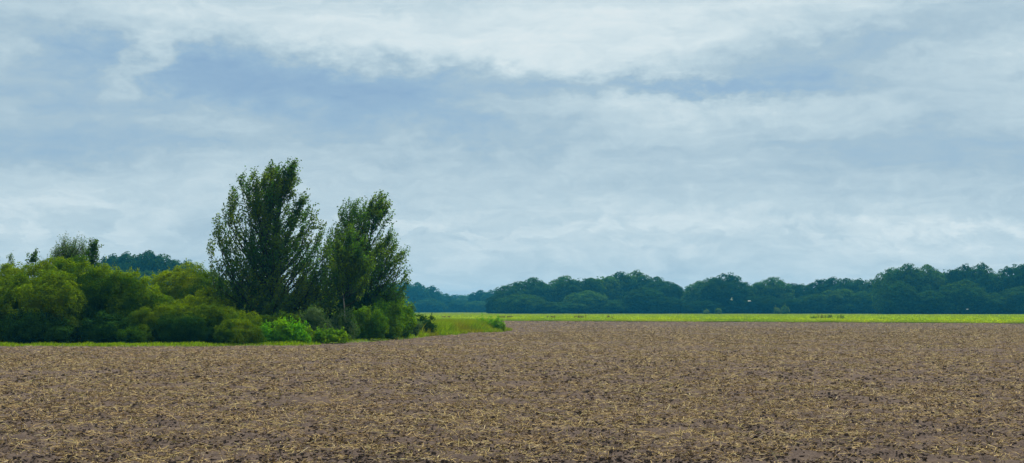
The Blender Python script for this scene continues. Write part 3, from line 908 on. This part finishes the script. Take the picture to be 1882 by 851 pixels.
G1 = 'trees of the domed wood beyond the crop'
G2 = 'trees of the middle wood beyond the crop'
G3 = 'trees of the tall wood at the edge of the view'
G4 = 'trees of the faint blue wood farthest away'
G5 = 'trees on the wooded rise behind the thicket'
TREES = [
    # the domed wood
    (922, 541, 570, 46, 'low rounded tree at the end of the domed wood, next to the faint blue wood', G1),
    (946, 524, 565, 58, 'second tree in from the faint-blue end of the domed wood, a step higher', G1),
    (978, 516, 570, 62, 'flat-topped tree on the shoulder of the domed wood', G1),
    (1008, 518, 580, 52, 'tree in the shallow dip of the domed wood between two shoulders', G1),
    (1036, 511, 572, 58, 'rounded tree just past the shallow dip of the domed wood', G1),
    (1070, 514, 568, 60, 'broad tree in the level middle stretch of the domed wood', G1),
    (1104, 511, 575, 60, 'tree where the domed wood begins its rise to the summit', G1),
    (1138, 507, 580, 60, 'tree on the near slope of the summit of the domed wood', G1),
    (1166, 505, 585, 62, 'tree at the very summit of the domed wood', G1),
    (1196, 506, 580, 62, 'broad crown just past the summit of the domed wood', G1),
    (1218, 514, 575, 54, 'tree on the falling slope past the summit of the domed wood', G1),
    (1240, 524, 570, 42, 'last rounded tree of the domed wood before the notch', G1),
    (960, 538, 545, 62, 'low dark tree at the crop edge below the shoulder of the domed wood', G1),
    (1022, 554, 545, 66, 'low tree at the crop edge below the shallow dip', G1),
    (1080, 535, 548, 66, 'low dark tree at the crop edge below the level middle of the domed wood', G1),
    (1124, 550, 545, 58, 'low greener tree at the crop edge below the rise of the domed wood', G1),
    (1184, 532, 545, 62, 'low bushy tree at the crop edge below the summit of the domed wood', G1),
    (1228, 545, 540, 52, 'low tree at the crop edge below the falling end of the domed wood', G1),
    # the middle wood
    (1260, 535, 585, 40, 'small pale tree filling the notch between the domed and the middle wood', G2),
    (1284, 522, 560, 46, 'grey-green tree with thin top leading up to the great dark oak', G2),
    (1304, 516, 562, 48, 'tree with gaps in its crown leaning against the great dark oak', G2),
    (1336, 509, 550, 74, 'great dark dome-shaped oak that the white gulls fly before', G2),
    (1366, 524, 552, 40, 'low shoulder tree at the foot of the great dark oak, before the dip', G2),
    (1392, 521, 560, 44, 'tree rising from the dip past the great dark oak', G2),
    (1420, 514, 556, 58, 'pointed broad tree next after the dip past the great dark oak', G2),
    (1450, 517, 562, 50, 'rounded tree beside the pointed broad one in the middle wood', G2),
    (1480, 522, 575, 48, 'lower tree in the second dip of the middle wood', G2),
    (1510, 516, 572, 54, 'tree climbing out of the second dip of the middle wood', G2),
    (1545, 510, 570, 62, 'highest crown in the second half of the middle wood', G2),
    (1580, 513, 570, 56, 'level-topped tree after the highest crown in the second half of the middle wood', G2),
    (1608, 517, 565, 46, 'last tree of the middle wood, tucked against the tall wood', G2),
    (1300, 553, 540, 52, 'low dark tree at the crop edge before the thin-topped trees', G2),
    (1398, 543, 540, 52, 'low tree at the crop edge below the dip past the great dark oak', G2),
    (1446, 551, 538, 44, 'low dark tree at the crop edge under the pointed broad tree', G2),
    (1496, 541, 535, 56, 'paler rounded tree standing forward at the crop edge of the middle wood', G2),
    (1538, 532, 538, 52, 'upright forward tree below the highest crown of the middle wood', G2),
    (1584, 536, 535, 56, 'grey-green forward tree next to the tall wood', G2),
    # the tall wood
    (1638, 499, 500, 48, 'steep-sided end tree of the tall wood, facing the middle wood', G3),
    (1668, 489, 500, 64, 'highest rounded crown near the steep end of the tall wood', G3),
    (1704, 491, 505, 62, 'broad crown following the highest one of the tall wood', G3),
    (1742, 496, 508, 56, 'crown in the first slight dip of the tall wood', G3),
    (1772, 494, 506, 54, 'rounded crown halfway along the tall wood', G3),
    (1802, 491, 504, 56, 'raised crown of the tall wood past its middle', G3),
    (1834, 496, 506, 52, 'crown in the last slight dip of the tall wood', G3),
    (1866, 491, 502, 58, 'tall crown of the tall wood almost at the edge of the view', G3),
    (1902, 490, 500, 60, 'tree half cut off where the view ends at the tall wood', G3),
    (1652, 520, 482, 56, 'lower front tree below the highest crown of the tall wood', G3),
    (1708, 538, 480, 64, 'lower front tree below the broad crown of the tall wood', G3),
    (1770, 518, 480, 66, 'lower front tree below the middle of the tall wood', G3),
    (1822, 540, 480, 64, 'lower front tree below the last dip in the tall wood', G3),
    (1884, 524, 480, 62, 'lower front tree at the crop edge where the view ends', G3),
    # the faint blue wood
    (742, 520, 900, 40, 'faint blue tree half behind the end of the scrub', G4),
    (766, 523, 900, 40, 'highest clear crown of the faint blue wood beside the scrub', G4),
    (792, 530, 910, 36, 'faint blue tree on the slope down from the scrub', G4),
    (814, 538, 920, 34, 'faint blue tree at the foot of the slope, before the gap', G4),
    (836, 543, 1150, 34, 'palest little tree in the bottom of the gap of the blue wood', G4),
    (858, 541, 1100, 34, 'pale blue tree next to the bottom of the gap', G4),
    (882, 536, 900, 36, 'rounded blue tree between the gap and the domed wood', G4),
    (906, 534, 880, 34, 'blue tree closest to the end of the domed wood', G4),
    (848, 551, 840, 34, 'low dark blue tree at the crop edge below the gap', G4),
    (880, 552, 820, 36, 'low blue tree at the crop edge beside the domed wood', G4),
    (790, 550, 850, 44, 'low blue tree at the crop edge beside the scrub', G4),
    (714, 524, 900, 40, 'faint blue tree glimpsed through the outer twigs of the leaning tree', G4),
    (686, 530, 900, 40, 'faint blue tree all but hidden behind the crown of the leaning tree', G4),
    # the wooded rise
    (196, 476, 440, 57, 'tree on the wooded rise just showing beside the dark sapling', G5),
    (222, 468, 440, 68, 'tree on the climbing side of the wooded rise', G5),
    (246, 463, 440, 68, 'topmost crown of the wooded rise behind the thicket', G5),
    (270, 470, 440, 71, 'tree just past the topmost crown of the wooded rise', G5),
    (292, 477, 440, 71, 'tree halfway down the falling side of the wooded rise', G5),
    (316, 482, 440, 68, 'rounded tree low on the falling side of the wooded rise', G5),
    (340, 488, 440, 68, 'last tree of the wooded rise, just above the pale olive scrub', G5),
    (255, 492, 420, 102, 'lower front tree of the wooded rise, below the topmost crown', G5),
    (302, 502, 420, 95, 'lower front tree of the wooded rise above the scrub hollow', G5),
]
for T in TREES:
    far_tree(*T)

# small bushes at the foot of the woods
BG = 'small bushes at the foot of the woods'
for i, (px, top, Y, w, lab) in enumerate([
    (1320, 566, 500, 12, 'small bush at the crop edge before the great dark oak'),
    (1442, 562, 500, 18, 'light green round bush at the crop edge under the pointed broad tree'),
    (1428, 566, 502, 12, 'tiny bush beside the light green round bush'),
    (1298, 569, 500, 9, 'tiny bush at the crop edge before the thin-topped trees'),
]):
    r_ = np.random.default_rng(800 + i)
    h = (HOR - top) * Y / F + EYE; w_ = w * Y / F
    root = thing('field_bush', lab, 'bush', (gx(px, Y), Y, -.16), BG)
    g = Geo(); mm = [(0, 0, h * .5, w_ * .5, w_ * .45, h * .5)]
    foliage(g, mm, r_, h * .3, h * .16, (.3, .2), 1.0, .3)
    g.build('foliage', [M['sallow_dark']], root)
    stems(root, mm, r_, 2, .05)


# ------------------------------------------------------------------ gulls
def gull(label, px, py, Y, yaw, bank, flap, span=1.25):
    root = thing('gull', label, 'bird', at(px, py, Y), 'white gulls flying before the woods')
    root.rotation_euler = (0, bank, yaw)
    v, q = CS4
    g = Geo()
    b = v * np.array([.30, .075, .07])
    b[:, 0] += 0; b[:, 2] += .02 * (v[:, 0] > 0) * v[:, 0]
    taper = np.where(v[:, 0] < 0, 1 - .45 * np.abs(v[:, 0]), 1)
    b[:, 1] *= taper; b[:, 2] *= taper
    g.add(b, q, True)
    g.add(v * .058 + np.array([.31, 0, .045]), q, True)
    # tail fan
    g.add([(-.26, -.03, .0), (-.26, .03, .0), (-.42, .08, .0), (-.42, -.08, .0), (-.26, -.03, .012), (-.26, .03, .012), (-.42, .08, .006), (-.42, -.08, .006)],
          [(0, 1, 2, 3), (7, 6, 5, 4), (0, 4, 5, 1), (2, 6, 7, 3), (1, 5, 6, 2), (3, 7, 4, 0)])
    g.build('body', [M['feather']], root)
    for s in (-1, 1):
        w = Geo()
        f1, f2 = flap[0 if s < 0 else 1]
        st = [(.0, .13, .0), (.5, .12, .03), (1., .03, -.02)]
        pts = []
        y = .05; z = .03
        secs = [(y, z, .12, .02, .018)]
        a, bb = f1, f2
        half = span / 2
        y2 = y + half * .45 * math.cos(a); z2 = z + half * .45 * math.sin(a)
        secs.append((y2, z2, .115, .06, .014))
        y3 = y2 + half * .3 * math.cos(bb); z3 = z2 + half * .3 * math.sin(bb)
        secs.append((y3, z3, .08, .0, .010))
        y4 = y3 + half * .25 * math.cos(bb); z4 = z3 + half * .25 * math.sin(bb)
        secs.append((y4, z4, .012, -.10, .004))
        V = []
        for (yy_, zz_, ch, xo, th) in secs:
            V += [(xo + ch, s * yy_, zz_), (xo + ch * .3, s * yy_, zz_ + th), (xo - ch, s * yy_, zz_), (xo + ch * .3, s * yy_, zz_ - th)]
        Q = []
        for i in range(3):
            for j in range(4):
                k = (j + 1) % 4
                Q.append((i * 4 + j, i * 4 + k, i * 4 + 4 + k, i * 4 + 4 + j))
        Q += [(3, 2, 1, 0), (12, 13, 14, 15)]
        w.add(V, Q, False)
        w.build('wing', [M['greyfeather'] if False else M['feather']], root)
    bk = Geo()
    tube(bk, [(.355, 0, .045), (.39, 0, .042), (.42, 0, .033)], [.016, .012, .004], 5)
    bk.build('beak', [M['beak']], root)


gull('white gull with one wing raised, flying before the great dark oak', 1345, 551, 330, R(170), R(0), ((R(-12), R(-18)), (R(68), R(75))))
gull('white gull gliding on lowered wings over the dip past the great dark oak', 1377, 553.5, 330, R(200), R(10), ((R(18), R(-30)), (R(22), R(-32))))
gull('small white gull low before the tall wood', 1778, 568.5, 400, R(185), R(0), ((R(8), R(-8)), (R(10), R(-8))), 1.1)

# ------------------------------------------------------------------ haze
HZ = dict(x=2650., y0=-450., y1=2650., z0=-1.2, z1=24.0)
hv, hq = np.array([(-HZ['x'], HZ['y0'], HZ['z0']), (HZ['x'], HZ['y0'], HZ['z0']), (HZ['x'], HZ['y1'], HZ['z0']), (-HZ['x'], HZ['y1'], HZ['z0']),
                   (-HZ['x'], HZ['y0'], HZ['z1']), (HZ['x'], HZ['y0'], HZ['z1']), (HZ['x'], HZ['y1'], HZ['z1']), (-HZ['x'], HZ['y1'], HZ['z1'])]), \
    [(3, 2, 1, 0), (4, 5, 6, 7), (0, 1, 5, 4), (1, 2, 6, 5), (2, 3, 7, 6), (3, 0, 4, 7)]
mh, nt = new_mat('haze_air'); t = NT(nt)
pv = t.n('ShaderNodeVolumePrincipled')
pv.inputs['Color'].default_value = (.06, .56, 1.0, 1)
pv.inputs['Density'].default_value = .00024
pv.inputs['Anisotropy'].default_value = .1
oo = t.n('ShaderNodeOutputMaterial'); t.link(pv.outputs[0], oo.inputs['Volume'])
me = mesh_quads('haze', hv, hq, [mh])
o = bpy.data.objects.new('haze', me); COL.objects.link(o)
tag(o, 'thin blue haze in the air that fades the far woods', 'haze', kind='stuff')

# ------------------------------------------------------------------ sky and sun
SUN_EL, SUN_AZ = R(52), R(20)
w = bpy.data.worlds.new('World'); scene.world = w
w.use_nodes = True
nt = w.node_tree; nt.nodes.clear(); t = NT(nt)
BG_STR = .1
sky = t.n('ShaderNodeTexSky'); sky.sky_type = 'NISHITA'; sky.sun_disc = False
sky.sun_elevation = SUN_EL; sky.sun_rotation = SUN_AZ; sky.air_density = 1.0; sky.dust_density = .6; sky.ozone_density = 1.5
tc = t.n('ShaderNodeTexCoord')
sep = t.n('ShaderNodeSeparateXYZ'); t.link(tc.outputs['Generated'], sep.inputs[0])
RAD = 180 / math.pi
az = t.m('MULTIPLY', t.m('ARCTAN2', sep.outputs[0], sep.outputs[1]), RAD)      # degrees from +Y
el = t.m('MULTIPLY', t.m('ARCSINE', sep.outputs[2]), RAD)
cmb = t.n('ShaderNodeCombineXYZ'); t.link(az, cmb.inputs[0]); t.link(el, cmb.inputs[1])
P0 = cmb.outputs[0]


def vscale(vec, sx, sy, ox=0, oy=0, rot=0):
    x = t.n('ShaderNodeMapping'); x.vector_type = 'POINT'
    t.link(vec, x.inputs[0]); x.inputs['Scale'].default_value = (sx, sy, 1)
    x.inputs['Location'].default_value = (ox, oy, 0); x.inputs['Rotation'].default_value = (0, 0, rot)
    return x.outputs[0]


wn = t.noise(vscale(P0, .22, .5, 3.1, 7.7), 1, 5, .58)
wv = t.n('ShaderNodeVectorMath', operation='SUBTRACT'); t.link(wn.outputs[1], wv.inputs[0]); wv.inputs[1].default_value = (.5, .5, .5)
wm = t.n('ShaderNodeVectorMath', operation='MULTIPLY'); t.link(wv.outputs[0], wm.inputs[0]); wm.inputs[1].default_value = (4.5, 2.2, 0)
wa = t.n('ShaderNodeVectorMath', operation='ADD'); t.link(P0, wa.inputs[0]); t.link(wm.outputs[0], wa.inputs[1])
wn2 = t.noise(vscale(P0, .8, 1.5, 5.3, 1.9, R(-20)), 1, 8, .62)
wv2 = t.n('ShaderNodeVectorMath', operation='SUBTRACT'); t.link(wn2.outputs[1], wv2.inputs[0]); wv2.inputs[1].default_value = (.5, .5, .5)
wm2 = t.n('ShaderNodeVectorMath', operation='MULTIPLY'); t.link(wv2.outputs[0], wm2.inputs[0]); wm2.inputs[1].default_value = (4.2, 1.9, 0)
wa2 = t.n('ShaderNodeVectorMath', operation='ADD'); t.link(wa.outputs[0], wa2.inputs[0]); t.link(wm2.outputs[0], wa2.inputs[1])
sp2 = t.n('ShaderNodeSeparateXYZ'); t.link(wa2.outputs[0], sp2.inputs[0])
U, Vv_ = sp2.outputs[0], sp2.outputs[1]
KD = RAD / F
# banks of cloud: photo pixel centre, half sizes, tilt (deg), strength (+ bright, - deep blue)
BLOBS = [
    (470, 150, 260, 38, -6, -.46), (360, 165, 90, 40, 0, -.20), (740, 205, 170, 42, -14, -.30), (600, 245, 120, 26, -8, -.16),
    (950, 150, 150, 22, 0, -.24), (140, 110, 110, 36, -8, -.20), (120, 190, 150, 34, -6, -.28), (90, 272, 190, 28, 0, -.30),
    (400, 265, 90, 18, 0, -.18),
    (1330, 165, 210, 13, 0, -.36), (1560, 108, 190, 32, 8, -.36), (1780, 50, 70, 18, 0, -.10), (1780, 290, 220, 45, -8, -.24), (1050, 262, 150, 18, -8, -.14),
    (1480, 270, 120, 18, -5, -.10),
    (290, 122, 26, 46, -35, .29), (235, 165, 46, 18, 35, .20), (20, 130, 40, 30, 0, .12),
    (1180, 60, 400, 46, 0, .15), (1000, 112, 220, 18, -4, .14), (560, 70, 200, 30, -6, .10), (1320, 203, 190, 14, -4, .12),
    (880, 185, 60, 22, -20, .10), (450, 255, 80, 16, 0, .12), (740, 250, 60, 24, -40, .12),
    (100, 385, 160, 10, 0, .10), (1080, 440, 60, 14, 6, .10), (1590, 410, 40, 14, 10, .12), (1750, 428, 120, 7, 0, .12), (1250, 400, 40, 18, 0, .07),
    (900, 440, 90, 10, 0, -.06), (1250, 330, 600, 36, 0, -.07), (300, 440, 300, 40, 0, -.06),
]
acc = None
for (cx, cy, sx, sy, rot, amp) in BLOBS:
    u0 = (cx - W0 / 2) * KD; v0 = (HOR - cy) * KD
    su, sv = sx * KD, sy * KD
    c, s = math.cos(R(rot)), math.sin(R(rot))
    du = t.m('SUBTRACT', U, u0); dv = t.m('SUBTRACT', Vv_, v0)
    a = t.m('MULTIPLY_ADD', du, c / su, t.m('MULTIPLY', dv, s / su))
    b = t.m('MULTIPLY_ADD', du, -s / sv, t.m('MULTIPLY', dv, c / sv))
    q = t.m('MULTIPLY_ADD', a, a, t.m('MULTIPLY', b, b))
    e = t.m('POWER', 2.71828, t.m('MULTIPLY', q, -.5))
    acc = t.m('MULTIPLY', e, amp * .9) if acc is None else t.m('MULTIPLY_ADD', e, amp * .9, acc)
n1 = t.noise(vscale(wa.outputs[0], .13, .38, 11, 2, R(-3)), 1, 6, .55).outputs[0]
n2 = t.noise(vscale(wa.outputs[0], .5, 1.3, 1, 5, R(-6)), 1, 6, .6).outputs[0]
n3 = t.noise(vscale(P0, .06, 1.6, 4, 9, R(-1.5)), 1, 4, .5).outputs[0]
base = t.ramp(t.m('DIVIDE', el, 60.), [(0, (.66,) * 3), (.04, (.62,) * 3), (.10, (.58,) * 3), (.15, (.61,) * 3), (.21, (.62,) * 3), (.5, (.80,) * 3), (1, (.95,) * 3)])
val = t.m('ADD', base, acc)
val = t.m('MULTIPLY_ADD', t.m('SUBTRACT', n1, .5), .30, val)
val = t.m('MULTIPLY_ADD', t.m('SUBTRACT', n2, .5), .28, val)
val = t.m('MULTIPLY_ADD', t.m('SUBTRACT', n3, .5), .18, val)
n4 = t.noise(vscale(wa.outputs[0], .6, 1.9, 8, 3, R(-8)), 1, 8, .66, .5).outputs[0]
val = t.m('MULTIPLY_ADD', t.m('SUBTRACT', n4, .5), .30, val)
pn = t.noise(vscale(wa.outputs[0], .55, 1.0, 2, 6), 1, 5, .5).outputs[0]
pf = t.ramp(pn, [(.47, (0, 0, 0)), (.56, (1, 1, 1))], 'EASE')
be = t.m('MULTIPLY', t.m('SUBTRACT', Vv_, 3.1), 1.15)
bm = t.m('POWER', 2.71828, t.m('MULTIPLY', t.m('MULTIPLY', be, be), -1.0))
val = t.m('MULTIPLY_ADD', t.m('MULTIPLY', pf, bm), .10, val)
cloud = t.ramp(val, [(0.0, (.205, .345, .515)), (.22, (.285, .435, .580)), (.42, (.385, .520, .615)), (.60, (.495, .625, .695)), (.78, (.640, .745, .785)), (1.0, (.775, .825, .835))])
# sky above the picture: bright overcast
top = t.ramp(t.m('DIVIDE', el, 90.), [(.14, (1, 1, 1)), (.4, (1.35, 1.3, 1.22)), (1, (1.9, 1.8, 1.65))])
cloud = t.mix(1.0, cloud, top, 'MULTIPLY')
back = t.ramp(t.m('MULTIPLY_ADD', sep.outputs[1], .5, .5), [(.18, (.34, .36, .40)), (.55, (.80, .81, .83)), (.72, (1, 1, 1))])  # unseen sky behind the camera, darkened to deepen shade on the foliage fronts
cloud = t.mix(1.0, cloud, back, 'MULTIPLY')
sc10 = t.mix(1.0, cloud, (1 / BG_STR,) * 3, 'MULTIPLY')
for nd in nt.nodes:
    if nd.bl_idname == 'ShaderNodeMix':
        nd.clamp_result = False
# thin places let the blue sky through
thin = t.ramp(val, [(0.05, (.18, .18, .18)), (.4, (0, 0, 0))])
final = t.mix(thin, sc10, sky.outputs[0])
bgn = t.n('ShaderNodeBackground'); t.link(final, bgn.inputs['Color']); bgn.inputs['Strength'].default_value = BG_STR
wo = t.n('ShaderNodeOutputWorld'); t.link(bgn.outputs[0], wo.inputs['Surface'])

sl = bpy.data.lights.new('sun', 'SUN'); so = bpy.data.objects.new('sun', sl); COL.objects.link(so)
sl.energy = 4.6; sl.angle = R(12); sl.color = (1, .94, .84)
sd = Vector((math.sin(SUN_AZ) * math.cos(SUN_EL), math.cos(SUN_AZ) * math.cos(SUN_EL), math.sin(SUN_EL)))
so.rotation_euler = (-sd).to_track_quat('-Z', 'Y').to_euler()
so.location = (0, 0, 60)

# ------------------------------------------------------------------ render settings
vs = scene.view_settings
scene.display_settings.display_device = 'sRGB'
vs.view_transform = 'Standard'; vs.look = 'None'; vs.exposure = 0.08; vs.gamma = 1; vs.use_curve_mapping = False
scene.cycles.max_bounces = 6; scene.cycles.diffuse_bounces = 3; scene.cycles.glossy_bounces = 2; scene.cycles.transmission_bounces = 4
scene.cycles.volume_bounces = 0
scene.cycles.use_adaptive_sampling = True; scene.cycles.adaptive_threshold = .006
scene.cycles.use_denoising = True
